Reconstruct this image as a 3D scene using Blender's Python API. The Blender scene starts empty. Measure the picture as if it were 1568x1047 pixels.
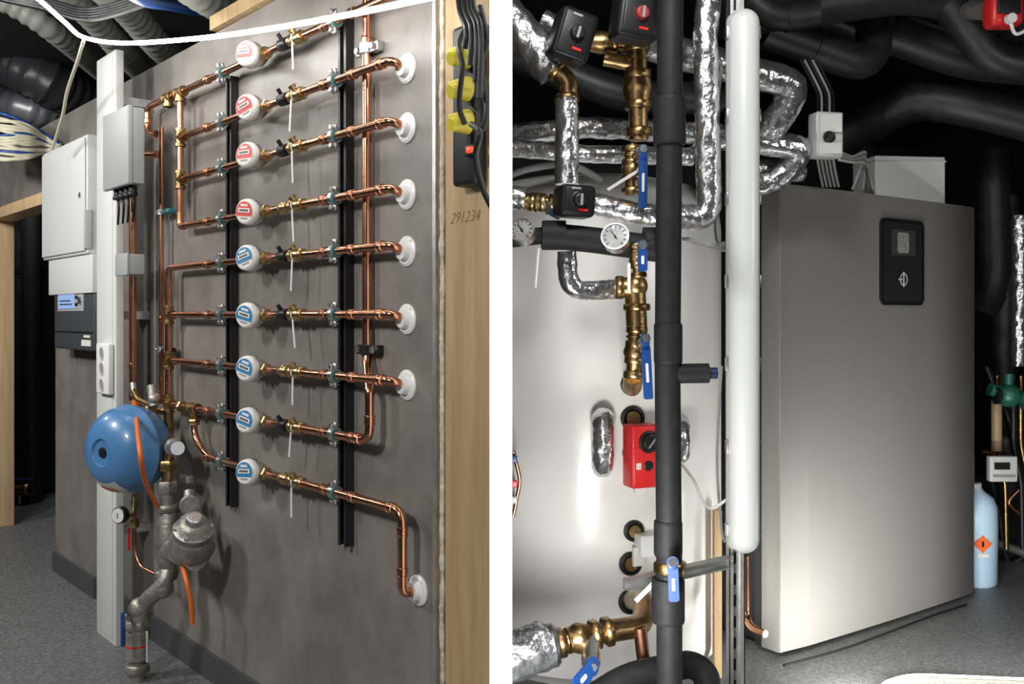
import bpy, bmesh, math, random
from mathutils import Vector, Matrix, noise
random.seed(3)
V=Vector
sc=bpy.context.scene
try:
    sc.view_settings.view_transform='Standard'
except Exception: pass
# ---------------- image pixel coordinates, unprojected to planes or chosen depths -> world metres
K=1618/1568; CX,HY,F,CH=809,500,1500,1.21
CAM=V((0,0,CH)); ZV=V((0,0,1))
def ray(px,py): return V(((px*K-CX)/F,1,(HY-py*K)/F))
def R(px,py,D): return CAM+ray(px,py)*D
U=V((.6532,-.7572,0)); N=V((-.7572,-.6532,0))       # manifold wall: along / outwards
def Lp(px,py=485,d=0,z=None):
    r=ray(px,py); D=(1.7333-1.3207*d)/(r.x+.8627)
    p=CAM+r*D
    if z is not None: p.z=z
    return p
O=Lp(400,485,0,0)
def uof(px,d=0): return (Lp(px,485,d)-O).dot(U)
def W(u,d,z): 
    p=O+U*u+N*d; p.z=z; return p
# ---------------- materials
MATS={}
def mat(name,col,metal=0,rough=.5,col2=None,nscale=8,bump=0,bscale=40,emit=0,spec=.5,vor=False,ecol=None,coat=0,detail=5,stretch=None,bdist=.01):
    if name in MATS: return MATS[name]
    m=bpy.data.materials.new(name); m.use_nodes=True
    nt=m.node_tree; b=nt.nodes['Principled BSDF']
    b.inputs['Base Color'].default_value=(*col,1); b.inputs['Metallic'].default_value=metal
    b.inputs['Roughness'].default_value=rough
    b.inputs['Specular IOR Level'].default_value=spec
    if coat: b.inputs['Coat Weight'].default_value=coat
    tc=nt.nodes.new('ShaderNodeTexCoord'); mp=nt.nodes.new('ShaderNodeMapping')
    nt.links.new(tc.outputs['Object'],mp.inputs['Vector'])
    if stretch: mp.inputs['Scale'].default_value=stretch
    if col2:
        n=nt.nodes.new('ShaderNodeTexNoise'); n.inputs['Scale'].default_value=nscale; n.inputs['Detail'].default_value=detail
        n.inputs['Roughness'].default_value=.65
        r=nt.nodes.new('ShaderNodeValToRGB'); r.color_ramp.elements[0].position=.35; r.color_ramp.elements[1].position=.68
        r.color_ramp.elements[0].color=(*col,1); r.color_ramp.elements[1].color=(*col2,1)
        nt.links.new(mp.outputs[0],n.inputs['Vector']); nt.links.new(n.outputs['Fac'],r.inputs[0]); nt.links.new(r.outputs[0],b.inputs['Base Color'])
    if bump:
        bn=nt.nodes.new('ShaderNodeBump'); bn.inputs['Strength'].default_value=bump; bn.inputs['Distance'].default_value=bdist
        if vor:
            t=nt.nodes.new('ShaderNodeTexVoronoi'); t.inputs['Scale'].default_value=bscale; o=t.outputs['Distance']
        else:
            t=nt.nodes.new('ShaderNodeTexNoise'); t.inputs['Scale'].default_value=bscale; t.inputs['Detail'].default_value=4; o=t.outputs['Fac']
        nt.links.new(mp.outputs[0],t.inputs['Vector']); nt.links.new(o,bn.inputs['Height']); nt.links.new(bn.outputs[0],b.inputs['Normal'])
    if emit:
        b.inputs['Emission Color'].default_value=(*(ecol or col),1); b.inputs['Emission Strength'].default_value=emit
    MATS[name]=m; return m
PANEL=mat('grey_laminate',(.142,.127,.113),0,.40,(.235,.213,.192),4.2,.03,60,detail=14)
FLOORM=mat('grey_floor_vinyl',(.080,.084,.085),0,.42,(.20,.207,.21),75,.3,200,detail=8)
DARK=mat('dark_ceiling',(.010,.010,.011),0,.8,(.02,.02,.02),6)
DWALL=mat('dark_back_wall',(.010,.010,.011),0,.8,(.02,.02,.02),5)
BASEB=mat('baseboard_grey',(.06,.062,.065),0,.5)
WOOD=mat('pine_timber',(.50,.335,.17),0,.55,(.66,.48,.28),3,.05,40,stretch=(9,9,.7))
WOODP=mat('timber_post',(.30,.20,.095),0,.6,(.44,.31,.165),3,.05,40,stretch=(9,9,.5),detail=8)
FOAM=mat('mounting_foam',(.36,.32,.25),0,.9,(.6,.55,.46),30,.6,60)
COP=mat('copper',(.50,.225,.13),1,.22,(.70,.35,.21),14)
COPD=mat('copper_dark',(.42,.20,.12),1,.30,(.58,.29,.17),20)
BRASS=mat('brass',(.42,.30,.13),1,.3,(.62,.47,.23),18,.06,90)
BRASSD=mat('brass_aged',(.25,.155,.07),1,.34,(.50,.34,.15),18,.15,90)
STEEL=mat('zinc_steel',(.5,.51,.53),1,.32,(.7,.7,.7),14)
GALV=mat('galvanised',(.45,.45,.45),.9,.42,(.66,.66,.64),25,.05,60)
CAST=mat('cast_grey',(.22,.205,.185),.7,.46,(.50,.47,.42),14,.25,70)
RAILB=mat('rail_black',(.020,.020,.022),.3,.36)
BLK=mat('black_plastic',(.010,.010,.011),0,.4,spec=.35)
RUB=mat('black_foam_insulation',(.009,.0095,.0105),0,.60,(.016,.0165,.018),30,.1,160,spec=.25)
RUBC=mat('black_duct_insulation',(.013,.0135,.015),0,.45,(.022,.0225,.025),30,.1,160,spec=.5)
WHT=mat('white_plastic',(.72,.72,.70),0,.4)
WPNT=mat('white_powdercoat',(.60,.61,.58),0,.4)
OFFW=mat('offwhite_plastic',(.50,.51,.50),0,.42)
GREYB=mat('grey_box_plastic',(.33,.34,.335),0,.45)
CTRL=mat('controller_grey',(.05,.054,.058),0,.4)
TEAL=mat('teal_rubber',(.03,.2,.2),0,.5)
RED=mat('red_plastic',(.62,.02,.02),0,.35)
REDL=mat('red_label',(.62,.06,.05),0,.45)
BLUEL=mat('blue_label',(.03,.2,.42),0,.45)
BLUE=mat('blue_enamel',(.06,.18,.37),0,.35,coat=.3)
BLUEH=mat('blue_handle',(.006,.05,.21),0,.4)
ORANGE=mat('orange_hose',(.72,.15,.02),0,.5)
LABEL=mat('paper_label',(.66,.64,.6),0,.6)
LCD=mat('lcd_screen',(.12,.25,.5),0,.2,emit=.5,ecol=(.4,.5,.75))
YEL=mat('yellow_plug',(.55,.47,.04),0,.45)
CABW=mat('cream_cable',(.55,.51,.38),0,.5)
CABG=mat('grey_cable',(.25,.25,.25),0,.5)
DUCT=mat('grey_flexduct',(.27,.275,.245),0,.5)
DUCTB=mat('black_flexduct',(.035,.036,.04),0,.36)
FOIL=mat('aluminium_foil',(.64,.65,.67),.96,.25,(.86,.87,.89),26,.7,26,bdist=.013)
TANK=mat('tank_jacket',(.76,.755,.72),0,.22,(.80,.795,.76),2,.03,4)
BOIL=mat('boiler_taupe',(.275,.265,.25),.35,.36,(.285,.275,.26),300)
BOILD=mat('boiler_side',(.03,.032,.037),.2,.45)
GLASS=mat('display_glass',(.05,.05,.05),0,.08)
DIAL=mat('gauge_dial',(.62,.62,.6),0,.4)
DIFF=mat('diffuser_white',(.60,.62,.60),0,.3,emit=.04,ecol=(1,1,.97))
GRN=mat('green_paint',(.02,.12,.08),.2,.4)
JUG=mat('blue_jug',(.45,.62,.78),0,.3)
LED=mat('led_rope',(1,1,.97),0,.4,emit=46,ecol=(1,.99,.96))
LEDR=mat('led_rope_floor',(1,.9,.7),0,.4,emit=7,ecol=(1,.86,.60))
GAPGLOW=mat('white_gap_glow',(.9,.9,.9),0,.6,emit=.9,ecol=(1,1,1))  # emission added to keep the gap strip pure white; no lamp
PENC=mat('pencil',(.17,.11,.055),0,.8)
# ---------------- builder
def perp(a):
    a=a.normalized(); x=a.cross(ZV)
    if x.length<1e-3: x=V((1,0,0))
    x.normalize(); return x,a.cross(x).normalized()
def fillet(pts,b,n=6):
    if b<=0 or len(pts)<3: return list(pts)
    out=[pts[0]]
    for i in range(1,len(pts)-1):
        p0,p,p1=pts[i-1],pts[i],pts[i+1]
        a=(p0-p); c=(p1-p); bb=min(b,a.length*.49,c.length*.49)
        s=p+a.normalized()*bb; e=p+c.normalized()*bb
        for k in range(n+1):
            t=k/n; out.append(s*(1-t)**2+p*2*t*(1-t)+e*t*t)
    out.append(pts[-1]); return out
def resample(pts,step):
    out=[pts[0]]
    for a,b in zip(pts,pts[1:]):
        n=max(1,int(round((b-a).length/step)))
        for k in range(1,n+1): out.append(a.lerp(b,k/n))
    return out
def spline(pts,n=8):
    q=[pts[0]]+list(pts)+[pts[-1]]; out=[]
    for i in range(1,len(q)-2):
        a,b,c,d=q[i-1:i+3]
        for k in range(n):
            t=k/n; out.append(.5*((2*b)+(c-a)*t+(2*a-5*b+4*c-d)*t*t+(3*b-a-3*c+d)*t**3))
    out.append(pts[-1]); return out
class B:
    def __init__(s,name): s.n=name; s.v=[]; s.f=[]; s.m=[]; s.sm=[]; s.mats=[]
    def add(s,vs,fs,m,smooth=True):
        if m not in s.mats: s.mats.append(m)
        k=s.mats.index(m); o=len(s.v)
        s.v+=[V(x) for x in vs]
        for f in fs: s.f.append([i+o for i in f]); s.m.append(k); s.sm.append(smooth)
    def lathe(s,o,ax,prof,m,seg=24,smooth=True,cap=True):
        ax=ax.normalized(); x,y=perp(ax); vs=[];fs=[]
        for t,r in prof:
            r=max(r,1e-4)
            for k in range(seg):
                a=2*math.pi*k/seg; vs.append(o+ax*t+(x*math.cos(a)+y*math.sin(a))*r)
        for i in range(len(prof)-1):
            for k in range(seg):
                k2=(k+1)%seg; fs.append([i*seg+k,i*seg+k2,(i+1)*seg+k2,(i+1)*seg+k])
        s.add(vs,fs,m,smooth)
        if cap:
            s.add([vs[k] for k in range(seg)],[list(range(seg))[::-1]],m,False)
            s.add([vs[(len(prof)-1)*seg+k] for k in range(seg)],[list(range(seg))],m,False)
        return s
    def hard(s,o,ax,prof,m,seg=24):   # lathe with crisp edges
        ax=ax.normalized()
        for (t0,r0),(t1,r1) in zip(prof,prof[1:]): s.lathe(o,ax,[(t0,r0),(t1,r1)],m,seg,True,False)
        s.lathe(o,ax,[prof[0],(prof[0][0]+1e-5,prof[0][1])],m,seg); e=prof[-1]; s.lathe(o,ax,[(e[0]-1e-5,e[1]),e],m,seg); return s
    def cyl(s,a,b,r,m,r2=None,seg=20):
        d=b-a; return s.lathe(a,d,[(0,r),(d.length,r2 if r2 is not None else r)],m,seg)
    def nut(s,c,ax,r,h,m): ax=ax.normalized(); return s.lathe(c-ax*h/2,ax,[(0,r*.9),(h*.15,r),(h*.85,r),(h,r*.9)],m,6,False)
    def tube(s,pts,r,m,b=0,seg=14,rf=None,step=None,jit=0):
        pts=fillet(pts,b)
        if step: pts=resample(pts,step)
        q=[pts[0]]
        for p in pts[1:]:
            if (p-q[-1]).length>1e-5: q.append(p)
        pts=q; T=[]
        for i in range(len(pts)):
            a=pts[max(i-1,0)]; c=pts[min(i+1,len(pts)-1)]; T.append((c-a).normalized())
        x,y=perp(T[0]); vs=[];fs=[]
        for i,p in enumerate(pts):
            x=(x-T[i]*x.dot(T[i])).normalized(); y=T[i].cross(x)
            rr=r if rf is None else rf(i,r)
            for k in range(seg):
                a=2*math.pi*k/seg; q_=p+(x*math.cos(a)+y*math.sin(a))*rr
                if jit: q_=p+(q_-p)*(1+jit*noise.noise(q_*38)+jit*.5*noise.noise(q_*90))
                vs.append(q_)
        for i in range(len(pts)-1):
            for k in range(seg):
                k2=(k+1)%seg; fs.append([i*seg+k,i*seg+k2,(i+1)*seg+k2,(i+1)*seg+k])
        n=len(pts)-1
        s.add(vs,fs,m,True)
        s.add(vs[:seg],[list(range(seg))[::-1]],m,False); s.add(vs[n*seg:],[list(range(seg))],m,False)
        return s
    def box(s,c,hx,hy,hz,m,X=V((1,0,0)),Y=V((0,1,0)),Z=ZV,bev=0,seg=3):
        bm=bmesh.new(); bmesh.ops.create_cube(bm,size=2)
        for v in bm.verts: v.co=V((v.co.x*hx,v.co.y*hy,v.co.z*hz))
        if bev: bmesh.ops.bevel(bm,geom=bm.edges[:],offset=min(bev,hx*.95,hy*.95,hz*.95),segments=seg,profile=.5,affect='EDGES')
        bm.verts.index_update()
        vs=[c+X*v.co.x+Y*v.co.y+Z*v.co.z for v in bm.verts]; fs=[[v.index for v in f.verts] for f in bm.faces]
        bm.free(); s.add(vs,fs,m,bool(bev)); return s
    def prism(s,pts,h,m,smooth=False):
        n=len(pts); vs=list(pts)+[p+h for p in pts]
        s.add(vs,[[i,(i+1)%n,n+(i+1)%n,n+i] for i in range(n)],m,smooth)
        s.add(vs,[list(range(n))[::-1],list(range(n,2*n))],m,False); return s
    def rslab(s,c,hw,hh,rad,th,m,X,Nn,Z,seg=8):   # rounded-corner plate
        pts=[]
        for (sx,sz,a0) in ((1,1,0),(-1,1,90),(-1,-1,180),(1,-1,270)):
            for k in range(seg+1):
                a=math.radians(a0+90*k/seg); pts.append(c+X*(sx*(hw-rad)+rad*math.cos(a))+Z*(sz*(hh-rad)+rad*math.sin(a)))
        return s.prism(pts,Nn*th,m,False)
    def ball(s,c,r,m,ax=ZV,sx=1,seg=20):
        pr=[(r*sx*math.sin(a),r*math.cos(a)) for a in [math.pi*(-.5+k/12) for k in range(13)]]
        return s.lathe(c,ax,pr,m,seg,True,False)
    def done(s):
        c=sum(s.v,V((0,0,0)))/len(s.v)
        me=bpy.data.meshes.new(s.n); me.from_pydata([v-c for v in s.v],[],s.f)
        for m in s.mats: me.materials.append(m)
        me.polygons.foreach_set('material_index',s.m); me.polygons.foreach_set('use_smooth',s.sm)
        bm=bmesh.new(); bm.from_mesh(me); bmesh.ops.recalc_face_normals(bm,faces=bm.faces[:]); bm.to_mesh(me); bm.free()
        me.update(); ob=bpy.data.objects.new(s.n,me); ob.location=c; sc.collection.objects.link(ob)
        try: me.set_sharp_from_angle(angle=math.radians(50))
        except Exception: pass
        return ob
def Ubox(b,u0,u1,d0,d1,z0,z1,m,bev=0):
    c=W((u0+u1)/2,(d0+d1)/2,(z0+z1)/2)
    b.box(c,abs(u1-u0)/2,abs(d1-d0)/2,abs(z1-z0)/2,m,U,N,ZV,bev)
# ================= ROOM SHELL
B('floor').box(V((-.3,3.4,-.05)),5.2,5.0,.05,FLOORM).done()
B('ceiling').box(V((-.3,3.4,2.75)),5.2,5.0,.05,DARK).done()
B('wall_back').box(V((-.3,8.45,1.35)),5.2,.05,1.35,DWALL).done()
B('wall_right').box(V((3.6,3.95,1.35)),.05,4.44,1.35,DWALL).done()
B('wall_left').box(V((-5.45,3.95,1.35)),.05,4.44,1.35,DWALL).done()
uE=uof(85); uD=uof(22,-.10); uL=uD-1.0
zt=2.15
def wallpt(X,k): return V((X,(k-X)/.8627,0))
w=B('wall_manifold')
a=W(uE,0,0); a2=W(uE,-.1,0); e=Lp(664,0,0,0); e2=e-N*.1
w.prism([a,e,e2,a2],V((0,0,zt)),PANEL)
w.prism([W(uL,0,1.80),a+V((0,0,1.80)),a2+V((0,0,1.80)),W(uL,-.1,1.80)],V((0,0,zt-1.8)),PANEL)
w.prism([W(uL,0,0),W(uD-.12,0,0),W(uD-.12,-.1,0),W(uL,-.1,0)],V((0,0,1.8)),PANEL)
w.done()
w=B('wall_timber_end')
f0=Lp(682,0,0,0); f1=wallpt(-.012,1.7333); g1=wallpt(-.012,1.8654); g0=f0-N*.1
w.prism([f0,f1,g1,g0],V((0,0,2.6)),WOODP); w.done()
t=B('trim_1'); Ubox(t,uof(664),uof(669),-.1,.004,0,2.6,GALV); Ubox(t,uof(669),uof(682),-.1,-.008,0,2.6,WOODP); t.done()
t=B('mounting_foam_seam')
pts=[]; z=.0
while z<2.6:
    p=Lp(676,485,.0,z); pts.append(p+U*noise.noise(V((z*9,0,0)))*.006-N*.004); z+=.008
t.tube(pts,.0075,FOAM,seg=8,rf=lambda i,r:r*(1+.55*noise.noise(V((i*.23,5,0)))+.3*noise.noise(V((i*.9,9,0))))); t.done()
t=B('baseboard_left'); Ubox(t,uE,uof(148),0,.014,0,.09,BASEB); Ubox(t,uof(190),uof(664),0,.014,0,.09,BASEB); t.done()
d=B('door_frame')
Ubox(d,uD-.12,uD,-.10,.02,0,1.80,WOOD,.003); Ubox(d,uD,uE+.02,-.10,.02,1.76,1.82,WOOD,.003)
d.done()
p=B('white_gap_strip'); p.box(V((-.0175,1.83,1.35)),.0180,.33,1.35,GAPGLOW); p.done()  # glowing strip added as the white gap between the two halves
# room behind the door
b=B('black_water_tank'); b.hard(V((-3.40,6.75,0)),ZV,[(0,.30),(.04,.33),(1.75,.33),(1.8,.28)],RUBC,32)
for zz in(.3,1.5): b.lathe(V((-3.40,6.75,zz)),ZV,[(0,.335),(.03,.335)],BLK,32)
b.done()
b=B('insulated_pipe'); b.tube([V((-3.14,6.2,0)),V((-3.14,6.2,2.69))],.06,RUBC,.1); b.done()
b=B('ball_valve'); q=V((-3.22,6.1,.10)); b.cyl(q-V((.12,0,0)),q+V((.12,0,0)),.03,BRASSD); b.nut(q-V((.1,0,0)),V((1,0,0)),.045,.04,BRASSD); b.nut(q+V((.1,0,0)),V((1,0,0)),.045,.04,BRASSD)
b.cyl(q,q+ZV*.06,.014,STEEL); b.box(q+V((.06,0,.065)),.08,.014,.006,BLUEH,bev=.004); b.box(q-ZV*.065,.03,.03,.035,STEEL); b.done()
# ================= LEFT: rails
DR=.047; RP=.0108
def rail(px,z0,z1,nm='strut_channel'):
    b=B(nm); u=uof(px,.02); h=.0205
    Ubox(b,u-h,u+h,0,.003,z0,z1,RAILB); Ubox(b,u-h,u-h+.003,.003,.024,z0,z1,RAILB); Ubox(b,u+h-.003,u+h,.003,.024,z0,z1,RAILB)
    Ubox(b,u-h,u-h+.011,.022,.025,z0,z1,RAILB); Ubox(b,u+h-.011,u+h,.022,.025,z0,z1,RAILB)
    z=z0+.04
    while z<z1-.03: Ubox(b,u-.006,u+.006,.003,.0045,z,z+.03,GALV); z+=.06
    b.done(); return u
zr=lambda px,py,d=DR: Lp(px,py,d).z
u1=rail(352,zr(352,775,.02),zr(352,118,.02)); u2=rail(526,zr(526,835,.02),zr(526,28,.02))
ZR=[Lp(392,88,DR).z]+[Lp(515,y,DR).z for y in(123,208,303,384,481,575,665,754)]
uu=lambda px:uof(px,DR)
uM=uu(394)
def clamp(u,z,d=DR,r=RP,back=.025,ax=U):
    b=B('pipe_clamp'); c=W(u,d,z)
    other=ZV if ax is U else U
    b.hard(c-ax*.011,ax,[(0,r+.001),(0,r+.0045),(.022,r+.0045),(.022,r+.001)],TEAL)
    b.hard(c-ax*.009,ax,[(0,r+.004),(0,r+.0072),(.018,r+.0072),(.018,r+.004)],STEEL)
    for sg in(-1,1):
        e=c+other*sg*(r+.013)
        b.box(e,.009,.0035,.008,STEEL,ax,N,other,.001,1)
        b.cyl(e-N*.012,e+N*.014,.0032,STEEL,seg=10); b.nut(e+N*.011,N,.0068,.006,STEEL)
    b.cyl(W(u,back,z),c-N*(r+.003),.005,STEEL,seg=10); b.nut(W(u,back+.004,z),N,.012,.007,STEEL); b.done()
def meter(u,z,lab):
    b=B('water_meter'); c=W(u,DR,z)
    b.lathe(c-U*.062,U,[(0,.014),(.02,.0145),(.036,.024),(.062,.030),(.088,.024),(.104,.0145),(.124,.014)],BRASS,24)
    b.nut(c-U*.058,U,.0195,.018,BRASS); b.nut(c+U*.058,U,.0195,.018,BRASS)
    A=(N+U*.42+V((0,0,random.uniform(-.08,.08)))).normalized(); o=c
    b.lathe(o,A,[(0,.026),(.014,.0375),(.040,.039),(.050,.037),(.0535,.033)],WHT,32)
    b.lathe(o,A,[(.018,.0392),(.026,.0398),(.034,.0392)],STEEL,32,cap=False)
    b.lathe(o+A*.0535,A,[(0,.032),(.002,.031)],LABEL,32)
    sd0=A.cross(ZV).normalized(); up0=sd0.cross(A).normalized()
    rr=random.uniform(-.35,.35); side=sd0*math.cos(rr)+up0*math.sin(rr); up=up0*math.cos(rr)-sd0*math.sin(rr)
    if up.z<0: up=-up
    pts=[o+A*.0556+(side*math.cos(t)+up*math.sin(t))*.030 for t in [math.radians(-25+230*k/20) for k in range(21)]]
    b.prism(pts,A*.0008,lab)
    b.box(o+A*.0572+up*.004,.021,.0012,.0065,LABEL,side,A,up)
    b.box(o+A*.0572+up*.019,.013,.0008,.0035,LABEL,side,A,up)
    for k in range(5): b.box(o+A*.0587+up*.004+side*(k-2)*.0065,.0022,.0004,.003,BLK,side,A,up)
    b.box(o+A*.0558-up*.019,.013,.001,.002,CABG,side,A,up)
    b.done()
def valve(u,z,tag=True,blk=True):
    b=B('shutoff_valve'); c=W(u,DR,z)
    b.lathe(c-U*.035,U,[(0,.013),(.015,.0135),(.025,.018),(.045,.018),(.055,.0135),(.07,.013)],BRASS,20)
    b.nut(c-U*.03,U,.0185,.014,BRASS); b.nut(c+U*.03,U,.0185,.014,BRASS)
    s=(N*.6+ZV*.8).normalized(); b.cyl(c,c+s*.026,.008,BRASS,seg=12); b.cyl(c+s*.022,c+s*.030,.011,BRASSD,seg=12)
    if blk:
        q=c-U*.075; b.lathe(q-U*.022,U,[(0,.015),(.004,.0175),(.04,.0175),(.044,.015)],BLK,18); b.cyl(q,q+s*.034,.006,BLK,seg=10)
    else:
        q=c-U*.075; b.lathe(q-U*.022,U,[(0,.013),(.01,.016),(.034,.016),(.044,.013)],BRASS,18); b.nut(q,U,.019,.014,BRASS)
    if tag:
        L=random.uniform(.065,.092)
        b.lathe(c-U*.003,U,[(0,.0195),(.006,.0195)],WHT,16,cap=False)
        p0=c+N*.016-ZV*.014+U*random.uniform(-.008,.008); p1=p0-ZV*L+U*random.uniform(-.018,.018)
        ax=(p1-p0).normalized(); sd=ax.cross(N).normalized(); b.box((p0+p1)/2,(p1-p0).length/2,.0010,.0032,WHT,ax,N,sd)
    b.done()
def wflange(u,z,name='wall_flange'):
    b=B(name); b.hard(W(u,0,z),N,[(0,.037),(.004,.037),(.008,.031),(.008,.0245),(.022,.0205),(.022,RP)],WHT,32)
    for a in(.8,2.6,4.4): b.cyl(W(u,.005,z)+(U*math.cos(a)+ZV*math.sin(a))*.031,W(u,.0075,z)+(U*math.cos(a)+ZV*math.sin(a))*.031,.003,STEEL,seg=8)
    b.done()
def tee(b,c,ax,br,m=BRASSD,r=.0155,L=.032):
    b.cyl(c-ax*L,c+ax*L,r,m); b.lathe(c-ax*L,ax,[(0,r),(0.001,r*1.22),(.011,r*1.22),(.012,r)],m); b.lathe(c+ax*(L-.012),ax,[(0,r),(0.001,r*1.22),(.011,r*1.22),(.012,r)],m)
    b.cyl(c,c+br*L,r,m); b.lathe(c+br*(L-.012),br,[(0,r),(0.001,r*1.22),(.012,r*1.22)],m)
def coup(b,c,ax,r=RP,m=COP): b.lathe(c-ax*.012,ax,[(0,r),(.001,r+.003),(.005,r+.0035),(.006,r+.0018),(.018,r+.0018),(.019,r+.0035),(.023,r+.003),(.024,r)],m,18)
uF=uof(624,0)
uA=uu(276); uB=uu(258)
for i,z in enumerate(ZR):
    lab=REDL if i<4 else BLUEL
    b=B('copper_pipe')
    if i==0:
        L=[W(uu(226),DR,z-.06),W(uu(226),DR,z),W(uM-.05,DR,z)]; Rr=[W(uM+.05,DR,z),W(uu(640),DR,z)]
    elif i<=2: L=[W(uA,DR,z),W(uM-.05,DR,z)]
    elif i==3: L=[W(uA,DR,z+.03),W(uA,DR,z),W(uM-.05,DR,z)]
    elif i==4: L=[W(uB,DR,z-.05),W(uB,DR,z),W(uM-.05,DR,z)]
    elif i<8: L=[W(uB,DR,z),W(uM-.05,DR,z)]
    else: L=[W(uu(297),DR,ZR[7]),W(uu(297),DR,z+.06),W(uu(318),DR,z),W(uM-.05,DR,z)]
    if 1<=i<=6: Rr=[W(uM+.05,DR,z),W(uF,DR,z),W(uF,.004,z-.012)]
    if i==7: Rr=[W(uM+.05,DR,z),W(uu(566),DR,z),W(uu(566),DR,z+.12)]
    zf=Lp(628,898,0).z
    if i==8: Rr=[W(uM+.05,DR,z),W(uu(616),DR,z),W(uu(616),DR,zf),W(uu(616),.004,zf)]
    b.tube(L,RP,COP,.03 if i!=8 else .06); b.tube(Rr,RP if i<7 else RP*1.08,COP,.035)
    for ux in(uu(497),uu(540)): coup(b,W(ux,DR,z),U,m=COPD)
    if 1<=i<=6: coup(b,W(uF-.045,DR,z),U)
    if i==8:
        coup(b,W(uu(616)-.045,DR,z),U); coup(b,W(uu(616),DR,z-.05),ZV); coup(b,W(uu(616),DR,zf+.05),ZV)
    if i==7: coup(b,W(uu(566),DR,z+.05),ZV,.0115); coup(b,W(uu(566)-.05,DR,z),U,.0115)
    coup(b,W(uu(318),DR,z),U,m=COPD)
    b.done()
    meter(uM,z,lab); valve(uu(455),z,True,i in(0,1,2,4,5,7))
    clamp(u1,z); clamp(u2,z)
    if 1<=i<=6: wflange(uF,z-.012)
    if i==8: wflange(uu(616),zf)
b=B('copper_riser'); dz=.018
b.tube([W(uof(562,dz),dz,2.6),W(uof(562,dz),dz,ZR[7]+.2),W(uu(566),DR,ZR[7]+.12),W(uu(566),DR,ZR[7]+.1)],.0122,COP,.03)
coup(b,W(uof(562,dz),dz,ZR[0]-.07),ZV,.0122); b.done()
for pyc in(75,535):
    z=Lp(562,pyc,dz).z
    b=B('riser_clamp'); c=W(uof(562,dz),dz,z)
    b.hard(c-ZV*.012,ZV,[(0,.013),(0,.019),(.024,.019),(.024,.013)],BLK if pyc>300 else STEEL)
    Ubox(b,uof(562,dz)-.05,uof(562,dz)+.05,.0,.02,z-.012,z+.012,BLK if pyc>300 else STEEL,.002)
    for sg in(-1,1): b.nut(c+U*.035*sg+N*.006,N,.009,.012,STEEL)
    b.done()
# manifolds
b=B('brass_manifold')
for zz in(ZR[0],ZR[1],ZR[2]): tee(b,W(uA,DR,zz),ZV if zz!=ZR[0] else U,U if zz!=ZR[0] else -ZV)
b.tube([W(uA,DR,ZR[0]),W(uA,DR,ZR[3]+.01)],RP,COP)
b.tube([W(uA,DR,ZR[3]+.05),W(uA,DR,ZR[3]),W(uA+.04,DR,ZR[3])],RP*1.15,COPD,.03)
tee(b,W(uu(258),DR,ZR[0]),U,-ZV)
b.done()
b=B('brass_manifold')
b.tube([W(uB,DR,ZR[4]-.04),W(uB,DR,ZR[7]-.1)],RP*1.15,COP)
for k in(5,6,7): tee(b,W(uB,DR,ZR[k]),ZV,U)
b.cyl(W(uB,DR,ZR[7]-.03),W(uB,DR,ZR[7]-.12),.016,BRASSD)
c7=W(uu(297),DR,ZR[7]); tee(b,c7,U,-ZV); b.nut(c7-ZV*.045,ZV,.02,.02,BRASS)
b.nut(W(uu(278),DR,ZR[7]),U,.021,.02,BRASS)
b.done()
# left circulation pipes
d2=.09
b=B('copper_pipe'); z0=ZR[0]; uc=uu(226)
b.tube([W(uc,DR,z0-.02),W(uc,DR,z0-.085),W(uc+.05,DR,z0-.105),W(uc+.09,DR,z0-.11)],.0125,COPD,.03)
coup(b,W(uc,DR,z0-.05),ZV,.0125); b.done()
b=B('copper_pipe'); x=uof(203,d2); zt2=Lp(201,235,d2).z
b.tube([W(uof(243,.05),.05,zt2-.02),W(x,d2,zt2),W(x,d2,Lp(200,612,d2).z)],.0135,COP,.045)
coup(b,W(x,d2,zt2-.1),ZV,.0135); coup(b,W(x,d2,Lp(200,560,d2).z),ZV,.0135); b.done()
b=B('copper_pipe'); x=uof(247,.04)
b.tube([W(x,.04,ZR[0]-.09),W(x,.04,Lp(247,618,.04).z)],.009,COP); coup(b,W(x,.04,1.2),ZV,.009)
b.done()
for py in(325,535):
    z=Lp(247,py,.04).z; clamp(x,z,.04,.009,0,ZV)
    b=B('pipe_bracket'); Ubox(b,x+.02,x+.09,.02,.05,z-.008,z+.008,BLK if py>400 else TEAL,.003); b.cyl(W(x+.07,.0,z),W(x+.07,.055,z),.006,STEEL,seg=10); b.done()
# safety valve + expansion vessel + lower column
dm=.11
def M(px,py,d=dm): return Lp(px,py,d)
b=B('expansion_vessel'); AV=(N+U*.38).normalized(); cm=Lp(196,687,.20); c=cm-AV*.085
b.lathe(c,AV,[(-.02,.05),(-.015,.09),(.01,.125),(.04,.141),(.075,.146),(.08,.15),(.086,.15),(.09,.146),(.125,.141),(.155,.125),(.178,.098),(.188,.07),(.192,.046),(.186,.043),(.182,0.0)],BLUE,48,cap=False)
b.lathe(c+AV*.181,AV,[(0,.018),(.008,.016),(.010,.0)],BLK,20)
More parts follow.
